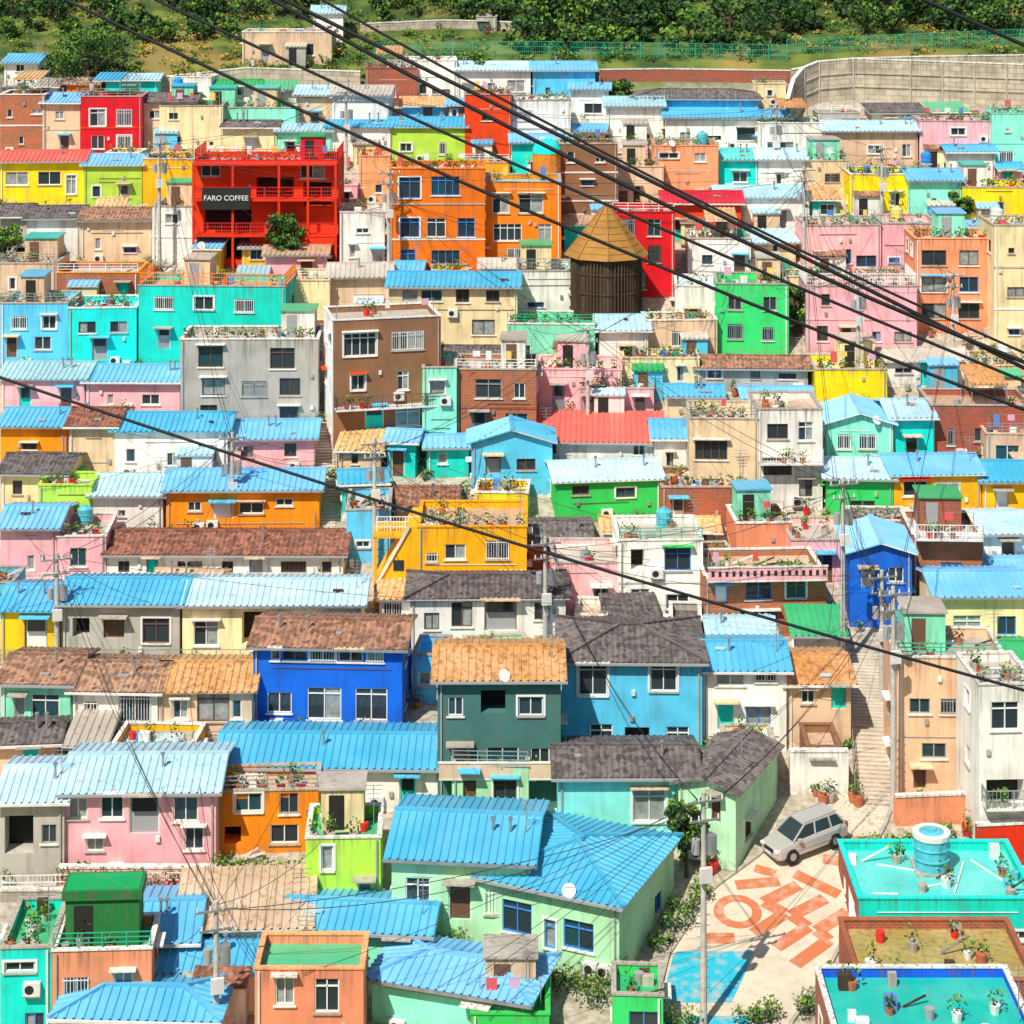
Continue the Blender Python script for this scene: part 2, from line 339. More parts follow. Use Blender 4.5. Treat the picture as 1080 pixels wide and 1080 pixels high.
        if W>3 and d>3.4 and not o.get('bare'):
            r=R.random()
            if r<.08: tank(mf,R.uniform(x0+1,x1-1),d-1.2,zf,R.choice(['tank_b','tank_y','tank_t','ac']))
            if R.random()<.35:
                bw=R.uniform(1.8,2.8)
                bk=R.choice([wk,wk,'W','M','C','E'])
                if W>bw+.8:
                    bx=R.uniform(x0+.3,x1-bw-.3)
                    by=max(d*.45,d-3);mf.box(bx,bx+bw,by,d-.25,zf,zf+2.2,bk);mf.box(bx-.12,bx+bw+.12,by-.15,d-.15,zf+2.2,zf+2.32,R.choice(['rg','rt','ra','rb','ra']))
                    mf.box(bx+.4,bx+1.2,by-.03,by-.001,zf+.1,zf+1.9,R.choice(['fn','fg','dark']))
            elif R.random()<.3 and W>4:
                bx=R.uniform(x0+.3,x1-3.2);
                for px in(bx+.1,bx+2.7):
                    for py in(.5,d-.6): mf.bar((px,py,zf),(px,py,zf+2.1),.03,'steel')
                sheet(mr,(bx,.3,zf+2.),(1,0,0),2.8,(0,d-.6,.45),R.choice(['rb','rw','rg','ro']))
            if R.random()<.35:
                zl=zf+1.7;xa=x0+.4;xb=x1-.4;yy=.9
                mf.bar((xa,yy,zf),(xa,yy,zl),.025,'steel');mf.bar((xb,yy,zf),(xb,yy,zl),.025,'steel');mf.bar((xa,yy,zl),(xb,yy,zl),.01,'steel')
                xq=xa+.3
                while xq<xb-.8:
                    if R.random()<.4:
                        wq=R.uniform(.3,.6);mf.box(xq,xq+wq,yy-.01,yy+.01,zl-R.uniform(.4,.9),zl-.01,'cl%d'%R.randrange(5));xq+=wq
                    xq+=R.uniform(.2,1.)
        if W>2 and not o.get('clean'):
            for i in range(int(R.random()*W*1.4)+3): junk(mf,R.uniform(x0+.4,x1-.9),R.uniform(.4,d-.8),zf)
            if R.random()<.5 and not o.get('bare'):
                xp=x0+.4
                while xp<x1-.4: planter(mf,xp,.42,zf+.15,1.2);xp+=R.uniform(.45,1.2)
    else:
        sl=float(o.get('k',.22))
        if rt=='G' or rt=='H':
            hd=d/2+ov;z=Hh-ov*sl+.09
            hip=rt=='H' and W>d*.8
            ab=hd if hip else 0
            sheet(mr,(x0-ov,-ov,z),(1,0,0),W+2*ov,(0,hd,hd*sl),k,ab,ab);sheet(mr,(x1+ov,d+ov,z),(-1,0,0),W+2*ov,(0,-hd,hd*sl),k,ab,ab)
            zr=z+hd*sl
            if hip:
                sheet(mr,(x1+ov,-ov,z),(0,1,0),d+2*ov,(-hd,0,hd*sl),k,hd,hd);sheet(mr,(x0-ov,d+ov,z),(0,-1,0),d+2*ov,(hd,0,hd*sl),k,hd,hd)
                mr.box(x0-ov+hd,x1+ov-hd,d/2-.13,d/2+.13,zr-.05,zr+.13,k)
                for sx,sy in((x0-ov,-ov),(x1+ov,-ov),(x0-ov,d+ov),(x1+ov,d+ov)):
                    ex=x0-ov+hd if sx<0 else x1+ov-hd
                    mr.bar((sx,sy,z+.06),(ex,d/2,zr+.06),.1,k)
            else:
                mr.box(x0-ov,x1+ov,d/2-.14,d/2+.14,zr-.04,zr+.11,k)
                for x in(x0,x1): mw.q([(x,0,Hh),(x,d,Hh),(x,d/2,Hh+d/2*sl)],sk)
        elif rt=='S':
            sl=.15;z=Hh-ov*sl+.09;sheet(mr,(x0-ov,-ov,z),(1,0,0),W+2*ov,(0,d+2*ov,(d+2*ov)*sl),k)
            for x in(x0,x1): mw.q([(x,0,Hh),(x,d,Hh),(x,d,Hh+d*sl)],sk)
            mw.q([(x0,d,Hh),(x1,d,Hh),(x1,d,Hh+d*sl),(x0,d,Hh+d*sl)],wk)
        elif rt=='P':
            sl=.3;hw=W/2+ov;z=Hh-ov*sl+.09
            sheet(mr,(x0-ov,d+ov,z),(0,-1,0),d+2*ov,(hw,0,hw*sl),k);sheet(mr,(x1+ov,-ov,z),(0,1,0),d+2*ov,(-hw,0,hw*sl),k)
            mr.box(-.14,.14,-ov,d+ov,z+hw*sl-.04,z+hw*sl+.09,k)
            for y in(0,d): mw.q([(x0,y,Hh),(x1,y,Hh),(0,y,Hh+W/2*sl)],wk)
        if R.random()<.75 and rt!='P': mf.bar((x0-ov,-ov-.07,Hh-ov*sl+.02),(x1+ov,-ov-.07,Hh-ov*sl+.02),.06,R.choice(['steel','ac','fg']))
        if rt=='G' and W>3:
            for t in range(int(R.random()*3)):
                vx=R.uniform(x0+.6,x1-.6);mf.cyl(vx,d*.3,Hh,Hh+1.2,.07,.07,'steel',8);mf.cyl(vx,d*.3,Hh+1.2,Hh+1.3,.13,.13,'steel',8)
            for t in range(int(R.random()*2.)):
                vx=R.uniform(x0+.3,x1-1);vy=R.uniform(.2,d/2-1);zz=Hh+vy*sl+.17;mf.box(vx,vx+R.uniform(.3,.9),vy,vy+.25,zz,zz+.1,R.choice(['conc','timber','ro','rw','fg']))
        if R.random()<.025 or 'tank' in o:
            tx=R.uniform(x0+1,x1-1) if W>2.4 else 0
            tank(mf,tx,d-.9,Hh+.9,'tank_b',.5,1.)
            for a in(-.35,.35):
                for b in(-.35,.35): mf.bar((tx+a,d-.9+b,Hh-.3),(tx+a,d-.9+b,Hh+.9),.04,'steel')
    for i in range(int(W/4)+1):
        if R.random()<.5:
            px=R.uniform(.7,W-.7) if W>2 else W/2;pz=R.choice([0.1]+[f*fh+.25 for f in range(nf)])
            if not any(p[0]-.5<px<p[1]+.5 and p[2]-.7<pz<p[3]+.1 for p in ops): acunit(mf,x0+px,0,pz+.07)
    if W>4.5 and win is None and R.random()<.45:
        lw=R.uniform(1.6,2.6);lx=R.uniform(x0+.2,x1-lw-.2);lk=R.choice([wk,'W','E','C','A','L'])
        mf.box(lx,lx+lw,-1.2,-.004,-1.2,2.,lk);sheet(mr,(lx-.15,-1.4,2.03),(1,0,0),lw+.3,(0,1.38,.3),R.choice(['rb','rw','rg','rn','ra']))
        mf.box(lx+.3,lx+1.1,-1.23,-1.2,.0,1.8,R.choice(['dark','fn','fg','steel']))
    for i in range(int(W*.6)):
        if R.random()<.6: junk(mf,R.uniform(x0,x1),-.6,-.1)
    if 'bal' in o:
        for fl in [int(t) for t in str(o['bal'])]:
            z=fl*fh;mf.box(x0+.1,x1-.1,-1.1,-.003,z-.12,z,'trim')
            if o.get('bk'): 
                bk=o['bk'];mf.box(x0+.1,x1-.1,-1.1,-1.,z,z+.8,bk);mf.box(x0+.06,x1-.06,-1.14,-.96,z+.8,z+.87,'trim')
                if bk=='P':
                    for i in range(int(W/.45)): mf.box(x0+.3+i*.45,x0+.5+i*.45,-1.104,-1.1,z+.25,z+.6,'dark')
            else: railing(mf,[(x0+.12,-.02,z),(x0+.12,-1.05,z),(x1-.12,-1.05,z),(x1-.12,-.02,z)],.95,o.get('rk','fw'),1.2,2,True)
            for i in range(4): planter(mf,R.uniform(x0+.4,x1-.4),-.8,z,1.1)
    if R.random()<.35:
        mf.bar((x1-.4,d*.3,Hh-.2),(x1-.4,d*.3,Hh+2.2),.02,'steel')
        for j in range(4): mf.bar((x1-.9+j*.08,d*.3,Hh+2.2-j*.22),(x1+.1-j*.08,d*.3,Hh+2.2-j*.22),.012,'steel')
    if R.random()<.035:
        px=x0+R.uniform(.3,W-.3);cc=Vector((px,-.3,Hh+.3));mf.bar((px,-.02,Hh-.2),cc,.025,'steel');nn=Vector((.4,-.7,.5)).normalized();t1=nn.orthogonal().normalized();t2=nn.cross(t1)
        mf.q([cc+(t1*math.cos(j*.5236)+t2*math.sin(j*.5236))*.36 for j in range(12)],'ac')
    mw.obj('walls',e);mr.obj('roof',e);mo.obj('windows_and_doors',e);mf.obj('fittings',e)
    HS.append((u0,u1,vt-8,vb,c.x-W/2,c.x+W/2,Y,Y+d));return e,W,Hh,fh
# ---------------- the village survey: bearing span, eave, footing, wall, roof, ... ----------------
T='''
255 350 34 68 E F a bare=1
330 362 14 45 W G w
502 524 18 34 A F a bare=1
4 40 66 90 W G b
45 85 108 165 E G b
0 48 100 165 K F a
85 150 102 168 R F r w=103,124,16,18;131,124,16,18;103,150,14,14;131,150,14,14
150 205 108 160 E G k
168 235 112 164 C F a
205 258 114 152 M F t
258 312 114 154 M F g
312 352 100 140 E G w
350 410 100 152 W G a
385 440 72 112 K F a
408 482 64 108 W F a fr=fn
482 560 74 110 W G w
562 628 74 114 L G b
490 540 100 172 R F a
540 602 106 166 W F w
602 642 94 130 W G b
668 800 104 138 L H k
640 700 112 150 W G w
702 832 124 160 W G b
800 868 130 168 W F t
870 968 138 176 E G w
970 1052 128 178 P F a
1046 1086 120 182 M F g
0 88 170 216 Y G r w=18,188,24,14;52,188,24,14;75,195,10,20
88 150 174 218 J G b
150 206 168 218 Q F a
235 292 134 168 C G k
292 350 138 172 M G w
345 412 134 172 W G b
410 492 134 172 J G b
358 406 224 288 W F a
378 412 165 215 S F a
410 512 178 290 O F a w=432,198,22,22;470,196,30,20;432,240,20,20;460,240,20,20;492,240,18,20;430,272,16,18;470,272,30,16
512 592 192 280 O F t w=528,215,18,20;560,215,26,20;535,245,30,18;575,245,14,18;550,268,30,14
590 652 152 242 N F a
540 602 150 190 T G b
645 712 224 314 R F a w=662,240,14,18;690,240,14,18;662,268,14,18;690,268,14,18;670,296,22,18
640 700 176 220 E F a
690 758 154 208 S F a
758 800 168 202 T G t
800 850 168 206 W G w
850 896 170 206 E F a
700 782 214 256 R G r
758 850 208 246 W G w
725 792 252 294 W F a
896 960 184 228 Y F t
960 1014 190 238 M G b
1015 1086 198 240 Y F y
1000 1050 160 196 W G b
850 930 238 292 P F a
930 990 236 290 P F a
965 1050 252 352 S F a w=985,272,26,16;1022,272,20,16;985,300,26,16;1022,300,20,16;985,328,26,16;1022,328,22,16
1048 1090 238 370 C F a
850 967 302 372 P F a rail=fw
0 30 228 266 A G k
28 85 230 272 W G k
85 160 232 278 E G n
160 205 218 282 W F a
0 60 278 322 E F e
60 146 288 324 K F a cap=O
0 72 320 388 L F a side=T w=20,340,16,14;52,340,14,14;12,366,12,22,d;45,362,18,14
72 144 325 388 T F t w=92,345,18,12;125,345,18,12;105,368,16,24,d
145 302 302 388 T F e rail=opaint w=172,320,20,14;215,320,20,14;258,322,20,14;172,358,14,22,d;205,355,22,14;265,355,28,16;240,362,12,20,d
302 348 296 352 C F a
348 412 292 342 E G a
410 546 302 374 C G b w=432,312,16,12;455,312,22,12;488,312,14,14;520,312,14,12;510,345,24,16;440,345,20,20
546 632 286 338 W F w rail=steel
534 628 342 390 M F g
632 684 348 392 W G w
680 757 338 380 E F a
712 757 302 352 W F w
755 832 300 374 G F g w=775,320,14,14;812,320,14,14;775,350,16,16;810,352,12,14
0 90 399 436 P G w
90 190 402 438 P G b
190 336 358 450 A F a d=5 w=222,376,26,22;298,378,26,22;225,408,24,18;268,410,26,16;306,408,22,18;220,436,18,18;265,430,24,28,o;305,436,20,14
352 465 336 472 N F a d=5.5 yaw=.22 side=W bal=1 rk=fn fr=fw w=380,362,34,24;430,360,34,20;378,402,14,16;425,402,12,20;395,440,20,26,d;430,440,26,20
445 482 388 474 M F a
480 566 390 470 K F a w=515,410,28,20;548,412,12,16;505,448,16,28,d;545,445,24,18
463 542 376 404 A G k
566 656 390 434 P F a
656 738 378 414 C F a
735 852 388 414 A G n
785 856 420 444 W G b
860 936 390 428 Y F y
935 1022 380 408 W G a
1022 1090 386 420 E F a
872 942 446 494 M P b w=890,466,14,16;915,466,18,16
940 985 440 490 T G w
727 800 442 538 E F e w=750,475,34,20;750,515,20,20
798 868 432 538 W F e bal=1 fr=fn w=820,455,22,16;850,455,16,20;820,492,30,18;850,515,14,18
982 1090 428 484 K F e
690 728 462 505 W G b
610 690 410 440 P F a
0 70 449 488 O G b
72 122 449 502 E G n
120 240 454 504 W G b
240 332 462 498 P G b
0 70 499 540 C G k
40 97 512 562 J F a
97 172 522 562 W G w
175 337 516 562 O G b w=205,534,14,10;235,538,22,18,d;265,536,26,12;300,530,18,8
0 60 556 614 P G b
60 112 566 615 P F a
112 362 584 616 W G n w=130,598,12,12;160,598,12,20,d;200,598,26,12;240,598,12,12;270,598,14,20,d;310,598,26,12;345,598,10,12
365 412 538 594 L F a
415 480 536 566 E G n
440 556 556 650 Q F e d=6 w=455,588,12,10;480,582,22,16;525,580,24,20;540,610,26,14;490,620,20,16
500 557 520 552 Y F y
497 583 466 522 L P b w=520,490,16,20,d;555,490,20,12
560 697 466 492 W S r
587 698 506 550 G G w yaw=.12 w=612,516,18,10;660,520,20,10
697 790 514 556 K F a
557 622 572 604 K G k
637 757 560 584 C G o
582 652 594 652 P F a
652 742 570 658 W F a w=672,590,14,22,o;715,590,28,24;675,630,20,18;715,635,24,16
742 872 606 672 K F e bal=1 bk=P w=760,625,14,20,d;800,622,28,20;840,622,20,18;760,655,20,18,o;800,655,40,20;850,655,16,18
776 836 552 596 S F a
834 896 570 616 P F a
896 962 582 662 B P b w=915,610,14,22,d;945,606,16,16
962 1036 564 634 K F a bal=1 rk=fw
1036 1090 562 602 W G w
872 942 504 548 G G w
942 1036 500 548 Q G b w=965,515,26,16;1000,515,26,14
1036 1090 507 548 Q G b
1040 1090 458 502 E F a
988 1090 628 700 C G b w=1020,662,30,26;1062,660,20,20
0 62 643 696 Y G b w=38,668,24,34,d
64 190 636 698 A G b w=85,662,18,20,o;120,662,22,22,d;165,665,28,26
192 382 637 698 C G w w=217,668,26,26;270,662,30,34,o;325,665,20,22,d;355,662,22,16
432 597 630 696 W H k d=6 w=455,655,16,18;487,648,22,26;528,648,34,34,d;572,645,16,18
0 75 720 780 M G n w=20,748,12,30,d;48,745,30,26
76 167 728 786 W G n w=95,750,14,20;142,746,34,32;118,758,12,24,d
167 266 728 786 E G o w=190,748,16,20;225,746,34,30;250,748,10,20
266 425 682 772 B G n fr=fw w=310,691,26,13;340,691,26,13;370,691,26,13;396,691,18,13;290,691,10,13;294,742,26,22;342,742,36,34;392,742,34,34
461 592 716 860 D G o d=6 bal=1 bk=E fr=fw w=480,745,16,20;520,740,26,24,o;560,745,26,20;485,800,20,30,d;530,800,34,24;570,800,20,22
592 741 697 798 L H k d=7 fr=fw w=625,717,30,34;700,712,28,34;634,778,24,28;672,782,26,30,o;715,780,24,28
741 830 706 792 W G b w=770,715,30,16;808,712,22,14;765,755,18,30,d;800,755,26,20
830 898 720 788 E G o w=852,735,14,14;885,735,16,26,d
946 1062 694 842 Z F a d=5 w=970,745,22,16;1005,745,26,16;985,792,26,16;1040,790,14,14;970,820,14,24,d;1030,745,14,14
1032 1095 722 905 W F a d=5 bal=1 rk=fg w=1060,755,30,30;1060,840,40,36,o
0 68 844 930 A G w w=20,880,30,40,o;52,880,16,20
68 228 834 924 P G w d=6 w=82,852,20,22;118,850,24,26;152,858,32,42,d;196,854,26,26;100,890,18,14;205,885,20,24
228 336 834 900 O F e fr=fw w=262,845,28,22;305,848,20,22;245,880,18,18,o;300,880,30,20
228 470 808 856 W G b d=6.5 k=.2
476 558 808 872 H F y w=495,830,14,34,d;533,836,24,30
588 735 818 896 I G k d=5 w=685,850,34,34;720,848,20,20
716 775 830 912 H P k d=6.8 yaw=-.45 w=755,850,10,30,d;735,865,16,16
322 402 884 972 J F g d=4 w=345,905,12,26;365,905,26,28;385,940,14,26,d
412 560 906 1000 H G b d=7 yaw=-.1 w=440,945,26,34;485,950,24,40,d;520,950,16,26
506 652 938 1020 H H b d=8 yaw=-.42 fr=fb w=545,975,34,34;610,980,34,30;580,985,12,30
0 55 1000 1110 T F g d=5
55 160 1002 1110 S F g d=6 cab=V w=80,1040,26,20;130,1035,20,20
135 205 992 1050 W G b
60 228 1072 1150 W H b d=6
165 330 1024 1070 W G b d=5
190 325 978 1030 E S e d=4.5
300 452 980 1030 M G b d=6 yaw=-.1
390 556 1042 1100 M H b d=7 yaw=-.3
268 384 1022 1130 S F g d=5 cap=S bare=1 sq=1 clean=1 w=300,1045,20,30;345,1050,26,36
496 580 1070 1130 G F g d=4
645 700 1050 1110 G F g d=3 bare=1
905 1095 948 1010 T F t d=6.5 cap=T bare=1 sq=1 side=K clean=1
905 1095 1034 1110 K F m d=6 bare=1 cap=K sq=1
880 1095 1092 1250 B F t d=6 cap=W bare=1 sq=1 side=K
'''
rows=[]
for ln in T.strip().split('\n'):
    p=ln.split();o={};win=None;d=5.4;yaw=0.
    for t in p[7:]:
        a,b=t.split('=')
        if a=='d': d=float(b)
        elif a=='yaw': yaw=float(b)
        elif a=='w': win=[tuple(float(x) if x not in'do' else x for x in q.split(',')) for q in b.split(';')]
        else: o[a]=b
    rows.append([float(x) for x in p[:4]]+[p[4],p[5],p[6],d,yaw,win,o])
for r in rows:
    Y=Yv(r[3])
    for q in rows:
        if q is r: continue
        Yq=Yv(q[3])
        if Yq>Y+2.5 and min(r[1],q[1])-max(r[0],q[0])>8: r[7]=min(r[7],max(3.4,Yq-Y-.25))
for r in rows: house(r[0],r[1],r[2],r[3],r[4],r[5],r[6],r[7],r[8],r[9],None,r[10])
def blocked(u0,u1,vt,vb):
    for s in((690,940,840,1200),(892,946,680,850),(326,354,400,610),(385,440,560,660),(830,1100,60,140),(150,420,60,98)):
        if u1>s[0] and u0<s[1] and vb>s[2] and vb-6<s[3]: return True
    x0=(u0-540)*Yv(vb)/F;x1=(u1-540)*Yv(vb)/F;Y=Yv(vb)
    for h in HS:
        if x1>h[4]+.1 and x0<h[5]-.1 and Y+3.4>h[6] and Y<h[7]: return True
        if h[3]<vb and u1>h[0]+3 and u0<h[1]-3:
            if vt-8<h[2]+(h[3]-h[2])*.8: return True
    return False
nfil=0
for vb in range(112,850,7):
    u=-20+R.uniform(0,30)
    while u<1090:
        w=R.choice([30,44,58,72])*(.7+vb/1600);s=F/Yv(vb);hh=R.uniform(2.,3.)*s
        if not blocked(u,u+w,vb-hh,vb):
            house(u,u+w,vb-hh,vb,R.choice('WWCEPMLYOTTKZWEWQCNA'),R.choice('GGFFS'),R.choice('bbwknaegbo'),3.4,R.uniform(-.12,.12),None,None,{});nfil+=1;u+=w
        u+=R.uniform(5,14)
print('houses',len(HS),'filler',nfil)
# amber split-level building: wing with raking parapet
s_=F/Yv(650);e=empty('amber_stair_wing',G(418,650));m=MB();hw=23/s_;pr=[(-hw,0),(hw,0),(hw,94/s_),(hw*.6,94/s_),(-hw,30/s_)]
fr_=[(x,0,z) for x,z in pr];bk_=[(x,4.5,z) for x,z in pr];m.q(fr_,'Q');m.q(bk_,'Q')
for i in range(5): m.q([fr_[i],fr_[(i+1)%5],bk_[(i+1)%5],bk_[i]],'Q')
m.box(-hw,hw,-.03,4.5,-3,0,'conc');m.obj('walls',e)
m=MB();m.bar((-hw,-.05,30/s_+.05),(hw*.6,-.05,94/s_+.05),.09,'trim');railing(m,[(-hw,2,94/s_-.9),(hw,2,94/s_-.9)],1.,'fw',1.,3,True);m.box(-hw-.2,hw,1.,4.4,94/s_-1.05,94/s_-.9,'Q');m.box(-hw-.1,-hw+.1,1.,1.2,-1,94/s_-1,'Q');m.box(-.5,.4,-.04,-.003,.1,2.,'fn');m.box(-.2,.5,-.04,-.003,3.,3.7,'gl');m.obj('balcony_and_door',e)
# ---------------- cafe (red framed front on three storeys) ----------------
e,W,Hh,fh=house(205,357,170,282,'R','F','a',6.5,0,[(222,180,20,12),(330,180,26,16),(240,232,50,22,'o'),(290,200,40,26,'o'),(335,205,30,26,'o'),(235,262,56,22,'o'),(300,262,30,26),(335,262,22,26,'o')],'red_cafe_building',{'cap':'R','rail':'red','nf':3,'sq':1})
m=MB();zz=[Hh*i/3 for i in range(4)]
for x in(-W/2+.1,-W*.22,W*.1,W*.3,W/2-.1): m.box(x-.1,x+.1,-1.5,-1.3,-1.5,Hh,'R')
for z in zz[1:]: m.box(-W/2,W/2,-1.52,-.003,z-.2,z-.02,'R')
for z in zz[1:3]: railing(m,[(-W/2+.1,-1.4,z),(W/2-.1,-1.4,z)],1.,'red',1.2,3,True)
m.box(W*.1,W/2-.2,-1.56,-1.53,zz[1]-.9,zz[1]-.25,'R');m.obj('balcony_frame',e)
m=MB();sx0=-W/2+.9;m.box(sx0,sx0+4.2,-1.75,-1.56,zz[2]-.9,zz[2]+1.0,'dark');m.obj('sign_board',e)
cu=bpy.data.curves.new('lettering','FONT');cu.body='FARO COFFEE';cu.size=.62;cu.extrude=.02;cu.align_x='CENTER';cu.align_y='CENTER'
to=bpy.data.objects.new('sign_lettering',cu);to.data.materials.append(M['fw']);sc.collection.objects.link(to);to.parent=e;to.location=(sx0+2.1,-1.78,zz[2]+.1);to.rotation_euler=(math.pi/2,0,0)
def dome(mb,c,r,k,n=14):
    for i in range(5):
        a0=i*math.pi/10;a1=(i+1)*math.pi/10
        mb.cyl(c[0],c[1],c[2]+r*math.sin(a0),c[2]+r*math.sin(a1),r*math.cos(a0),max(.01,r*math.cos(a1)),k,n,False)
m=MB();m.cyl(0,0,-3,.6,1.3,1.3,'O',14);dome(m,(0,0,.6),1.35,'T');m.obj('rooftop_dome',None,G(577,255)+Vector((0,2,7.2)))
e=empty('timber_observation_tower',G(640,348)+Vector((0,1,0)))
m=MB();m.cyl(0,0,-3,6.4,3.,3.,'timber',8)
for i in range(64):
    a=6.2832*i/64;m.box(2.95*math.cos(a)-.05,2.95*math.cos(a)+.05,2.95*math.sin(a)-.05,2.95*math.sin(a)+.05,-2,6.3,'timber')
for z in(1.6,3.2,4.8): m.cyl(0,0,z,z+.15,3.12,3.12,'timber',8)
m.obj('tower_walls',e);m=MB();m.cyl(0,0,6.1,10.2,3.5,.2,'gold',8)
for i in range(8): 
    a=6.2832*i/8;m.bar((3.5*math.cos(a),3.5*math.sin(a),6.15),(.2*math.cos(a),.2*math.sin(a),10.25),.06,'gold')
for j in range(1,8): m.cyl(0,0,6.1+j*.5,6.16+j*.5,3.56-j*.4,3.52-j*.4,'gold',8,False)
m.obj('conical_roof',e)
rz=(1010-948)*Yv(1010)/F-.45
m=MB();tank(m,0,0,0,'tank_t',.95,1.9);m.cyl(0,0,1.75,2.0,1.,1.,'ac',16);m.obj('rooftop_water_tank',None,G(1000,1010,rz)+Vector((0,4.2,0)))
m=MB()
for i in range(12): junk(m,R.uniform(-3.5,4.5),R.uniform(-2.2,2.2),0)
for i in range(5): a=R.uniform(-3.5,3);m.bar((a,R.uniform(-2,2),.06),(a+R.uniform(1,3),R.uniform(-2,2),.06),.04,'ac')
m.obj('rooftop_clutter',None,G(995,1010,rz)+Vector((0,3.2,0)))
# ---------------- walls, fences, stairs ----------------
def gwall(name,pts,h,k,th=.3,cap='trim'):
    m=MB();P=[G(*p) for p in pts];o=P[0].copy();acc=0
    for A,B in zip(P,P[1:]):
        n=max(1,int((B-A).length/3));
        for i in range(n):
            a=A.lerp(B,i/n)-o;b=A.lerp(B,(i+1)/n)-o;t=(b-a);t.z=0;t.normalize();w=Vector((-t.y,t.x,0))*th;L=(b-a).length
            if w.y<0: w=-w
            up=Vector((0,0,h));dn=Vector((0,0,-2))
            m.q([a+dn,b+dn,b+up,a+up],k,[(acc,-2),(acc+L,-2),(acc+L,h),(acc,h)]);m.q([a+dn+w,b+dn+w,b+up+w,a+up+w],k)
            c=w.normalized()*.05;m.q([a+up-c+Vector((0,0,.12)),b+up-c+Vector((0,0,.12)),b+up+w+c+Vector((0,0,.12)),a+up+w+c+Vector((0,0,.12))],cap)
            m.q([a+up-c,b+up-c,b+up-c+Vector((0,0,.12)),a+up-c+Vector((0,0,.12))],cap)
            if h>3:
                m.bar(a-w.normalized()*.03,a-w.normalized()*.03+up,.09,'conc')
                for zz in(h*.33,h*.66): m.bar(a+Vector((0,-.05,zz)),b+Vector((0,-.05,zz)),.06,'conc')
            acc+=L
    m.obj(name,None,o)
gwall('hillside_retaining_wall',[(832,150),(838,128),(848,115),(864,108),(900,105),(960,107),(1095,112)],4.2,'stone')
gwall('hillside_retaining_wall',[(835,90),(900,78),(970,76),(1100,74)],1.6,'stone')
gwall('brick_boundary_wall',[(560,88),(700,86),(835,88)],1.3,'K')
gwall('hillside_retaining_wall',[(870,136),(960,134),(1095,138)],1.0,'conc')
gwall('stone_retaining_wall',[(150,100),(260,88),(380,92)],1.6,'stone');gwall('stone_terrace_wall',[(380,34),(470,30),(600,34)],.9,'stone')
gwall('street_wall',[(833,838),(895,838)],2.4,'trim');gwall('street_wall',[(0,952),(200,952),(322,945)],.6,'conc')
gwall('salmon_garden_wall',[(944,872),(1040,868)],1.6,'S');gwall('red_garden_wall',[(1030,915),(1095,912)],2.2,'R')
gwall('garden_wall',[(903,1020),(902,930)],1.4,'K');gwall('pink_terrace_wall',[(62,938),(228,938)],1.1,'P')
def grail(name,pts,h=1.,k='steel',vert=False,step=1.5):
    m=MB();P=[G(*p) for p in pts];o=P[0];railing(m,[p-o for p in P],h,k,step,3,vert);m.obj(name,None,o)
grail('green_hillside_fence',[(395,62),(560,60),(830,64)],1.7,'fgr',True,2);grail('green_hillside_fence',[(830,58),(1095,46)],1.7,'fgr',True,2)
grail('metal_railing',[(0,790),(266,792)],1.1,'steel',True);grail('metal_railing',[(0,946),(322,940)],1.1,'ac',True)
grail('timber_deck_fence',[(356,500),(478,496)],1.6,'timber',True,1);grail('metal_railing',[(430,700),(594,700)],1.,'steel')
grail('metal_railing',[(0,620),(112,620),(360,620)],1.,'fw',True);grail('metal_railing',[(0,702),(380,702)],1.,'steel')
def stairs(name,a,b,w,n=None,k='step'):
    A=G(*a);B=G(*b);n=n or int((B-A).length/.4);m=MB();d=B-A;d.z=0;d.normalize();t=Vector((d.y,-d.x,0))*(w/2)
    for i in range(n):
        p=A.lerp(B,i/n);q=A.lerp(B,(i+1)/n);z=max(Zg(p.y),Zg(q.y))+.06
        c=[p-t,p+t,q+t,q-t];c=[Vector((x.x,x.y,z))-A for x in c];dz=Vector((0,0,1))
        m.q(c,k);m.q([c[0],c[1],c[1]-dz,c[0]-dz],'conc')
        for i0,i1 in((1,2),(3,0)): m.q([c[i0],c[i1],c[i1]-dz,c[i0]-dz],'conc')
    railing(m,[p-A for p in(A-t+Vector((0,0,.1)),Vector((B.x,B.y,Zg(B.y)+.1))-t)],1.,'steel')
    m.obj(name,None,A)
stairs('concrete_stairs',(925,850),(914,690),2.4);stairs('concrete_stairs',(343,620),(342,400),1.5);stairs('concrete_stairs',(6,322),(14,225),1.5)
# ---------------- ground ----------------
def groundmat():
    m,nt,b=newmat('ground',.95);pos=nd(nt,'ShaderNodeNewGeometry').outputs['Position']
    A=noise(nt,pos,.25,6);B=noise(nt,pos,2.2,5);C=noise(nt,pos,.07,3)
    sx=nd(nt,'ShaderNodeSeparateXYZ');nt.links.new(pos,sx.inputs[0])
    grass=mix(nt,ramp(nt,A,.42,.64),(.035,.08,.012,1),(.16,.2,.03,1));grass=mix(nt,ramp(nt,C,.56,.66,0,.6),grass,(.38,.24,.07,1))
    con=mix(nt,ramp(nt,B,.35,.65),(.32,.27,.2,1),(.54,.48,.39,1))
    ad=nd(nt,'ShaderNodeMath',operation='MULTIPLY_ADD');nt.links.new(A,ad.inputs[0]);ad.inputs[1].default_value=14;nt.links.new(sx.outputs[1],ad.inputs[2])
    f=ramp(nt,ad.outputs[0],223,228);f2=ramp(nt,ad.outputs[0],96,92)
    col=mix(nt,f,con,grass);col=mix(nt,f2,col,grass);nt.links.new(col,b.inputs['Base Color']);bump(nt,b,B,.6,.15);M['ground']=m
groundmat()
ys=[-4000,-500,-60,-10,0,6,12,20,30,45,60,72]+[82+2*i for i in range(100)]+[285,300,330,375,420,600,1500,5000];xs=[-4000,-600,-150,-60,0,60,150,600,4000]
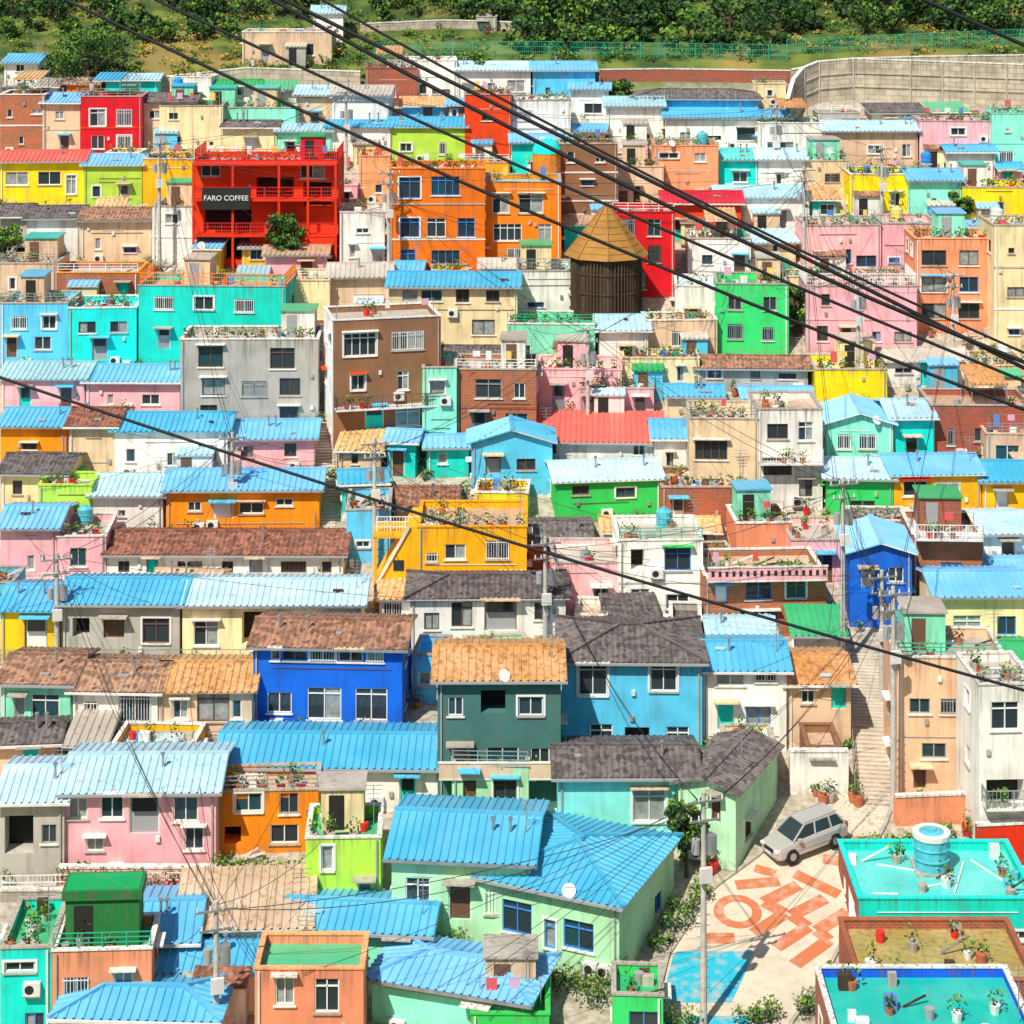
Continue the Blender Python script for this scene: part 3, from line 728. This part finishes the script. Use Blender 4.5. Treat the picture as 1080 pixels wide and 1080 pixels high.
V=[(x,y,Zg(y)) for y in ys for x in xs];nx=len(xs)
me=bpy.data.meshes.new('ground');me.from_pydata(V,[],[(j*nx+i,j*nx+i+1,(j+1)*nx+i+1,(j+1)*nx+i) for j in range(len(ys)-1) for i in range(nx-1)]);me.materials.append(M['ground'])
g=bpy.data.objects.new('ground',me);sc.collection.objects.link(g)
wallmat('road','street_paving',(.64,.55,.43),.25)
def paint(k,n,c):
    m,nt,b=newmat(n,.8);pos=nd(nt,'ShaderNodeNewGeometry').outputs['Position'];A=noise(nt,pos,1.6,6)
    nt.links.new(mix(nt,ramp(nt,A,.5,.75,0,.8),rgba(c),(.58,.46,.35,1)),b.inputs['Base Color']);M[k]=m
paint('paint_r','worn_red_brown_street_paint',(.56,.17,.07));paint('paint_t','worn_turquoise_street_paint',(.02,.45,.6))
EL=[(1200,640),(1080,690),(1010,706),(940,752),(905,800),(860,852),(836,884)];ER=[(1200,780),(1080,832),(1030,868),(960,903),(920,906),(870,932),(836,944)]
def edge(Tb,v):
    for (a,p),(b,q) in zip(Tb,Tb[1:]):
        if v>=b: return p+(q-p)*(v-a)/(b-a)
    return Tb[-1][1]
def strip(name,v0,v1,ta,tb,k,dz,mb=None,sk=0):
    own=mb is None;mb=mb or MB();vv=v0;st=4
    while vv>v1:
        v2=max(v1,vv-st);pts=[]
        for v,t in((vv,ta),(vv,tb),(v2,tb),(v2,ta)):
            a=edge(EL,v);b=edge(ER,v);t+=sk*(v0-v);pts.append(G(a+(b-a)*t,v,dz))
        mb.q(pts,k,[(p.x,p.y) for p in pts]);vv=v2
    if own: mb.obj(name)
strip('street',1200,836,0,1,'road',.02)
m=MB()
strip('',1058,1004,.02,.5,'paint_t',.03,m);strip('',1120,1072,.1,.7,'paint_t',.03,m)
def ring(mb,u,v,r0,r1,a0,a1,k):
    c=G(u,v);n=24
    for i in range(n):
        q=[]
        for rr,i2 in((r0,i),(r1,i),(r1,i+1),(r0,i+1)):
            a=math.radians(a0+(a1-a0)*i2/n);x=c.x+rr*math.cos(a);y=c.y+rr*math.sin(a);q.append((x,y,Zg(y)+.034))
        mb.q(q,k)
ring(m,778,962,.75,1.25,0,360,'paint_r')
def stroke(pts,w):
    P=[G(*p) for p in pts]
    for A,B in zip(P,P[1:]):
        n=8;d=B-A;d.z=0;d.normalize();t=Vector((-d.y,d.x,0))*w/2
        for i in range(n):
            a=A.lerp(B,i/n);b=A.lerp(B,(i+1)/n);m.q([Vector((p.x,p.y,Zg(p.y)+.03)) for p in(a-t,a+t,b+t,b-t)],'paint_r')
stroke([(795,985),(828,964),(806,952),(842,934)],.75);stroke([(818,1000),(852,978),(835,966),(870,948)],.75);stroke([(838,1018),(874,992),(862,982),(894,962)],.75)
stroke([(776,934),(822,930)],.7);stroke([(838,922),(885,944)],.7);stroke([(868,906),(905,912)],.7);stroke([(884,886),(918,888)],.6);stroke([(740,990),(775,990)],.8);stroke([(796,916),(818,922)],.6)
m.obj('street_paint')
m=MB()
for Tb,sg in((EL,-1),(ER,1)):
    vv=1200
    while vv>840:
        v2=vv-8;a=G(edge(Tb,vv),vv,.14);b=G(edge(Tb,v2),v2,.14);w=Vector((.22*sg,0,0));d=Vector((0,0,-.4))
        m.q([a,b,b+w,a+w],'conc');m.q([a,b,b+d,a+d],'conc');m.q([a+w,b+w,b+w+d,a+w+d],'conc');vv=v2
m.obj('street_kerb')
# ---------------- vegetation ----------------
TONES=('lf1','lf2','lf3')
def tree(name,base,h,r,tones=TONES,n=22,lv=110,sz=.3):
    e=empty(name,base);m=MB();m.cyl(0,0,-.6,h*.55,r*.1,r*.05,'bark',8)
    cs=[]
    for i in range(n):
        a=R.uniform(0,6.28);rr=r*math.sqrt(R.random())*.8;z=h*R.uniform(.42,.95);rr*=1-.5*abs(z/h-.6)
        cs.append(Vector((rr*math.cos(a),rr*math.sin(a),z)))
    for c in cs[:9]: m.bar((0,0,h*R.uniform(.25,.5)),c,r*.02,'bark')
    m.obj('trunk',e);m=MB()
    for c in cs:
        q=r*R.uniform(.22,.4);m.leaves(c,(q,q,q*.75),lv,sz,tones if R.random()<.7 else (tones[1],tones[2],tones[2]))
    m.obj('crown',e)
tree('broadleaf_tree',G(92,100),6.6,5.2,n=40,lv=150)
tree('broadleaf_tree',G(505,92),3.6,2.2);tree('broadleaf_tree',G(650,116),3.2,2.);tree('broadleaf_tree',G(300,290),5.2,2.,n=30);tree('broadleaf_tree',G(5,282),3.6,2.);
tree('broadleaf_tree',G(724,925),4.2,1.3,sz=.22);tree('broadleaf_tree',G(840,355),4.,1.8);tree('broadleaf_tree',G(1012,240),3.2,1.3);tree('broadleaf_tree',G(560,98),2.8,1.6)
m=MB()
def crown(c,r,ht,tn,n,sz):
    for _ in range(5):
        q=r*R.uniform(.4,.7);x=c.x+R.uniform(-.6,.6)*r;y=c.y+R.uniform(-.6,.6)*r;z=c.z+ht*R.uniform(.5,1.2)
        m.leaves((x,y,z),(q,q,q*.85),n//5,sz,tn)
    m.bar(c-Vector((0,0,.5)),c+Vector((0,0,ht*.8)),.12,'bark')
for i in range(290):
    u=R.uniform(535,1110);v=R.uniform(-48,58 if 540<u<830 else 38)
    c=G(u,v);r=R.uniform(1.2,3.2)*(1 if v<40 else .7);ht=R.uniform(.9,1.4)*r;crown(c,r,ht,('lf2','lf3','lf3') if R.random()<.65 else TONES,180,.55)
for i in range(210):
    u=R.uniform(-30,540);v=R.uniform(-48,46 if u<240 else 24);c=G(u,v);r=R.uniform(1.,2.6)*(1 if v<25 else .65);crown(c,r,r*1.,('lf2','lf3','lf3') if R.random()<.6 else TONES,165,.46)
m.obj('distant_trees')
m=MB()
for i in range(760):
    u=R.uniform(-20,1100);v=R.uniform(-10,84 if (u<560) else 66)
    if u>830 and v>60: continue
    c=G(u,v);r=R.uniform(.35,1.3);dry=R.random()<(.5 if 150<u<280 or u>830 else .15)
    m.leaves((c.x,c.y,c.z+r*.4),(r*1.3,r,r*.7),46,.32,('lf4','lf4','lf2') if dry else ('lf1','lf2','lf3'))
m.obj('hillside_bushes')
def bush(name,pts,r,n=90,sz=.17,tones=TONES):
    m=MB();o=G(*pts[0])
    for p in pts:
        c=G(*p)-o
        for _ in range(3):
            q=r*R.uniform(.5,.9);m.leaves((c.x+R.uniform(-r,r)*.6,c.y+R.uniform(-r,r)*.5,c.z+q*.7+R.uniform(0,r*.4)),(q,q,q*.9),n,sz,tones)
    m.obj(name,None,o)
bush('hedge',[(908+i*12,905-i*1.5) for i in range(7)],.8)
bush('garden_shrubs',[(612,1048),(640,1040),(660,1052),(630,1062)],1.);bush('garden_shrubs',[(700,1000),(712,985),(722,965),(735,950)],.8);bush('garden_shrubs',[(790,1082),(805,1078),(850,1072),(880,1058)],.8)
bush('garden_shrubs',[(520,1030),(540,1035)],.8);bush('garden_shrubs',[(1000,885),(1030,885)],.8);bush('garden_shrubs',[(720,885),(730,895)],.9)
bush('garden_shrubs',[(700,1085),(720,1090)],.9);bush('garden_shrubs',[(425,1006),(440,1010),(460,1012),(490,1015)],.6);bush('garden_shrubs',[(575,1040),(590,1046)],.9)
bush('garden_shrubs',[(400,975),(408,985)],1.);bush('garden_shrubs',[(235,928),(245,930)],.9);bush('garden_shrubs',[(878,1035),(890,1040)],.7)
bush('garden_shrubs',[(70,932),(90,933)],.6);bush('garden_shrubs',[(335,982),(352,984)],.7);bush('garden_shrubs',[(480,880),(500,882)],.6);bush('garden_shrubs',[(565,880),(580,905)],.8)
for h in R.sample(HS,120):
    u=R.choice([h[0],h[1]])+R.uniform(-4,4)
    if 690<u<945 and h[3]>830: continue
    bush('garden_shrubs',[(u,h[3]+2)],R.uniform(.4,.85),50,.2)
def pot(u,v,s=1):
    m=MB();m.cyl(0,0,0,.38*s,.17*s,.23*s,R.choice(['terra','terra','red','conc']),10);m.leaves((0,0,.65*s),(.3*s,.3*s,.35*s),45,.17,TONES)
    if R.random()<.5: m.leaves((0,0,.7*s),(.3*s,.3*s,.3*s),10,.12,('cl0','cl4','cl3'))
    m.obj('potted_plant',None,G(u,v,.02))
for i in range(12): pot(232+i*7.8,934+R.uniform(-2,2),1.5)
for i in range(12): pot(66+i*14,943+R.uniform(-2,2),1.4)
for i in range(14): pot(R.uniform(405,505),1008+R.uniform(-4,8),1.4)
for u,v in((745,925),(752,920),(640,1030),(655,1030),(380,985),(395,985),(335,988),(350,990),(365,988),(905,850),(900,846),(868,848),(876,846),(1020,880)): pot(u,v,1.4)
# ---------------- utility poles and cables ----------------
tops={}
def pole(u,v,h,tag,yaw=.3,tr=True):
    b=G(u,v);e=empty('utility_pole',b,yaw);m=MB();m.cyl(0,0,-1,h,.19,.11,'pole',10);m.obj('shaft',e);m=MB()
    for z,w in((h-.4,1.),(h-1.3,.8)):
        m.box(-w,w,-.2,-.12,z-.05,z+.05,'steel')
        for x in(-w+.1,-.3,.3,w-.1): m.cyl(x,-.16,z+.05,z+.25,.05,.04,'ac',8)
    if tr:
        m.cyl(.42,0,h-3.,h-2.1,.26,.26,'steel',12);m.cyl(-.4,0,h-2.9,h-2.2,.2,.2,'fg',12);m.box(-.3,.3,-.4,-.2,h-4.2,h-3.5,'ac')
    for i in range(8): m.bar((-.32,0,1.8+i*.5),(.32,0,1.8+i*.5),.015,'steel')
    m.obj('crossarms_and_transformer',e);tops[tag]=b+Vector((0,0,h-.2))
for a in((742,1082,11.2,'a'),(942,855,12.5,'b'),(930,740,8,'c'),(889,705,12,'d'),(848,345,13.5,'e'),(168,292,12,'f'),(905,420,10,'g'),(395,600,9,'h'),(1005,390,8,'i'),(620,452,8,'j'),(365,180,8,'k'),(818,192,7.5,'l'),(245,560,7,'m'),(60,700,7,'n'),(575,700,8,'o'),(228,1130,8,'p'),(930,245,8,'q'),(410,300,10,'r')): pole(*a)
def cable(a,b,sag,r=.02,n=18,name='overhead_cable'):
    c=bpy.data.curves.new(name,'CURVE');c.dimensions='3D';c.bevel_depth=r;c.bevel_resolution=1;s=c.splines.new('POLY');s.points.add(n)
    for i in range(n+1):
        t=i/n;p=Vector(a).lerp(Vector(b),t);s.points[i].co=(p.x,p.y,p.z-4*sag*t*(1-t),1)
    c.materials.append(M['blk']);ob=bpy.data.objects.new(name,c);sc.collection.objects.link(ob)
for pr in('ab','bc','cd','de','bd','eg','gi','fk','fr','rj','je','jh','ho','oc','hm','mn','kl','lq','qi','le','ap','pn','fm','re','dj','bi','ao','od'):
    for j in range(2): cable(tops[pr[0]]+Vector((R.uniform(-.5,.5),0,-R.uniform(0,1))),tops[pr[1]]+Vector((R.uniform(-.5,.5),0,-R.uniform(0,1))),R.uniform(.4,1.6),.018)
for tg,p in tops.items():
    for j in range(6):
        h=min((R.choice(HS) for _ in range(40)),key=lambda h:abs((h[4]+h[5])/2-p.x)+abs(h[6]-p.y));cable(p,Vector((R.uniform(h[4],h[5]),h[6]-.1,Zg(h[6])+(h[3]-h[2]-12)*h[6]/F)),.5,.014,8,'service_drop_cable')
def near(u,v,Y): return Vector(((u-540)*Y/F,Y,H-(v+VH)*Y/F))
for i,(pts,r,Y) in enumerate((([(70,0),(400,151),(720,291),(1080,432)],.010,12),([(165,0),(480,122),(760,268),(1080,402)],.009,12.1),([(288,0),(560,140),(800,262),(1080,382)],.0125,12.2),([(300,0),(560,128),(820,268),(1080,388)],.012,12.3),([(340,0),(600,140),(840,262),(1080,372)],.008,12.4),([(975,0),(1010,16),(1045,33),(1080,50)],.012,12.5),([(0,398),(350,505),(720,626),(1080,728)],.0095,12.6))):
    (x0,y0),(x1,y1),(x2,y2)=pts[0],pts[2] if i!=3 else pts[1],pts[3]
    Cc=((y2-y0)/(x2-x0)-(y1-y0)/(x1-x0))/(x2-x1);B=(y1-y0)/(x1-x0)-Cc*(x1+x0);A=y0-B*x0-Cc*x0*x0
    if i==5: A,B,Cc=-443.2,.4545,0
    c=bpy.data.curves.new('feeder_cable','CURVE');c.dimensions='3D';c.bevel_depth=r;c.bevel_resolution=2;s=c.splines.new('POLY');s.points.add(30)
    for j in range(31):
        u=-520+j*(2160/30);p=near(u,A+B*u+Cc*u*u,Y);s.points[j].co=(p.x,p.y,p.z,1)
    c.materials.append(M['blk']);ob=bpy.data.objects.new('feeder_cable',c);sc.collection.objects.link(ob)
for u in(-520,1640):
    x=(u-540)*12.3/F;m=MB();zb=Zg(12.3);m.cyl(x,12.3,zb-1,H+5,.18,.12,'pole',10);m.box(x-.05,x+.05,11.8,12.8,H-3,H-2.9,'steel');m.obj('utility_pole')
# ---------------- car ----------------
flat('paint','silver_car_paint',(.62,.6,.57),.28,.35);flat('tyre','tyre_rubber',(.02,.02,.02),.9);flat('lamp','headlamp_lens',(.8,.8,.82),.1)
flat('tail','tail_lamp',(.5,.02,.02),.2)
fp=G(812,909);rp=G(888,880);d=rp-fp;e=empty('parked_car',fp+Vector((0,0,.03)));yw=math.atan2(d.y,d.x);e.rotation_euler=(0,-math.atan2(d.z,math.hypot(d.x,d.y)),yw)
m=MB()
st=[(0,.38,.62,.62),(.06,.3,.78,.78),(.25,.26,.9,.88),(1.15,.24,1.04,.92),(2.4,.24,1.08,.93),(4.1,.26,1.1,.92),(4.5,.3,1.08,.86),(4.62,.42,.95,.76)]
def sec(x,zb,zt,hw):
    return [(x,-hw*.9,zb),(x,-hw,zb+.14),(x,-hw,zt-.2),(x,-hw*.93,zt-.03),(x,-hw*.84,zt),(x,hw*.84,zt),(x,hw*.93,zt-.03),(x,hw,zt-.2),(x,hw,zb+.14),(x,hw*.9,zb)]
S=[sec(*q) for q in st]
for a,b in zip(S,S[1:]):
    for i in range(10): m.q([a[i],a[(i+1)%10],b[(i+1)%10],b[i]],'paint')
m.q(S[0],'paint');m.q(S[-1],'paint');m.obj('body',e)
m=MB()
for sg in(-1,1):
    m.q([(1.1,sg*.82,1.045),(4.45,sg*.82,1.09),(4.1,sg*.66,1.66),(1.95,sg*.66,1.63)],'gl')
    for xa,xb in((1.1,1.95),(2.5,2.6),(3.55,3.5),(4.42,4.07)): m.bar((xa,sg*.83,1.06),(xb,sg*.675,1.65),.04,'paint')
    m.bar((2.,sg*.6,1.72),(4.,sg*.6,1.76),.02,'fg')
    m.box(1.3,1.5,sg*1.02-.1,sg*1.02+.1,1.02,1.18,'paint')
    m.box(.9,4.1,sg*.93-.01,sg*.93+.012,.5,.58,'fg')
m.q([(1.1,-.82,1.045),(1.1,.82,1.045),(1.95,.66,1.63),(1.95,-.66,1.63)],'gl');m.q([(4.45,-.82,1.09),(4.45,.82,1.09),(4.1,.66,1.66),(4.1,-.66,1.66)],'gl')
m.box(1.93,4.12,-.68,.68,1.63,1.69,'paint');m.box(2.1,4.0,-.6,.6,1.69,1.715,'paint')
m.obj('cabin',e);m=MB()
for sg in(-1,1):
    for x in(.92,3.68):
        y=sg*.83;n=18
        for r,k,w in((.4,'dark',.1),(.34,'tyre',.13),(.2,'steel',.145)):
            c=[(x+r*math.cos(6.2832*i/n),y+sg*w,.33+r*math.sin(6.2832*i/n)) for i in range(n)];c2=[(p[0],y-sg*.1,p[2]) for p in c]
            m.q(c,k)
            for i in range(n): m.q([c[i],c[(i+1)%n],c2[(i+1)%n],c2[i]],k)
m.obj('wheels',e);m=MB()
for sg in(-1,1):
    m.box(.0,.3,sg*.66-.16,sg*.66+.16,.68,.82,'lamp');m.box(4.5,4.64,sg*.7-.1,sg*.7+.1,.75,1.05,'tail')
m.box(-.03,.1,-.42,.42,.62,.78,'dark');m.box(-.05,.1,-.6,.6,.4,.5,'fg');m.box(-.06,-.03,-.26,.26,.5,.6,'fw')
m.obj('lamps_grille_and_plate',e)
# ---------------- light, world, camera ----------------
el=math.radians(52);az=math.radians(-30) # sun behind the viewer, to the left
dirv=Vector((math.sin(az)*math.cos(el),-math.cos(az)*math.cos(el),math.sin(el)))
L=bpy.data.lights.new('sun','SUN');L.energy=5.0;L.angle=math.radians(.5);L.color=(1,.94,.82);lo=bpy.data.objects.new('sun',L);sc.collection.objects.link(lo);lo.rotation_euler=dirv.to_track_quat('Z','Y').to_euler();lo.location=(0,0,150)
w=bpy.data.worlds.new('World');sc.world=w;w.use_nodes=True;nt=w.node_tree;sk=nt.nodes.new('ShaderNodeTexSky');sk.sky_type='NISHITA';sk.sun_disc=False;sk.sun_elevation=el
sk.sun_rotation=math.atan2(dirv.x,dirv.y);nt.links.new(sk.outputs[0],nt.nodes['Background'].inputs[0]);nt.nodes['Background'].inputs[1].default_value=.1
cam=bpy.data.cameras.new('camera');co=bpy.data.objects.new('camera',cam);sc.collection.objects.link(co);sc.camera=co
co.location=(0,0,H);co.rotation_euler=(math.pi/2,0,0);cam.lens=36*F/1080;cam.sensor_width=36;cam.shift_y=-(540+VH)/1080;cam.clip_end=9000;cam.clip_start=.1
sc.view_settings.view_transform='Standard';sc.view_settings.look='None';sc.view_settings.exposure=0
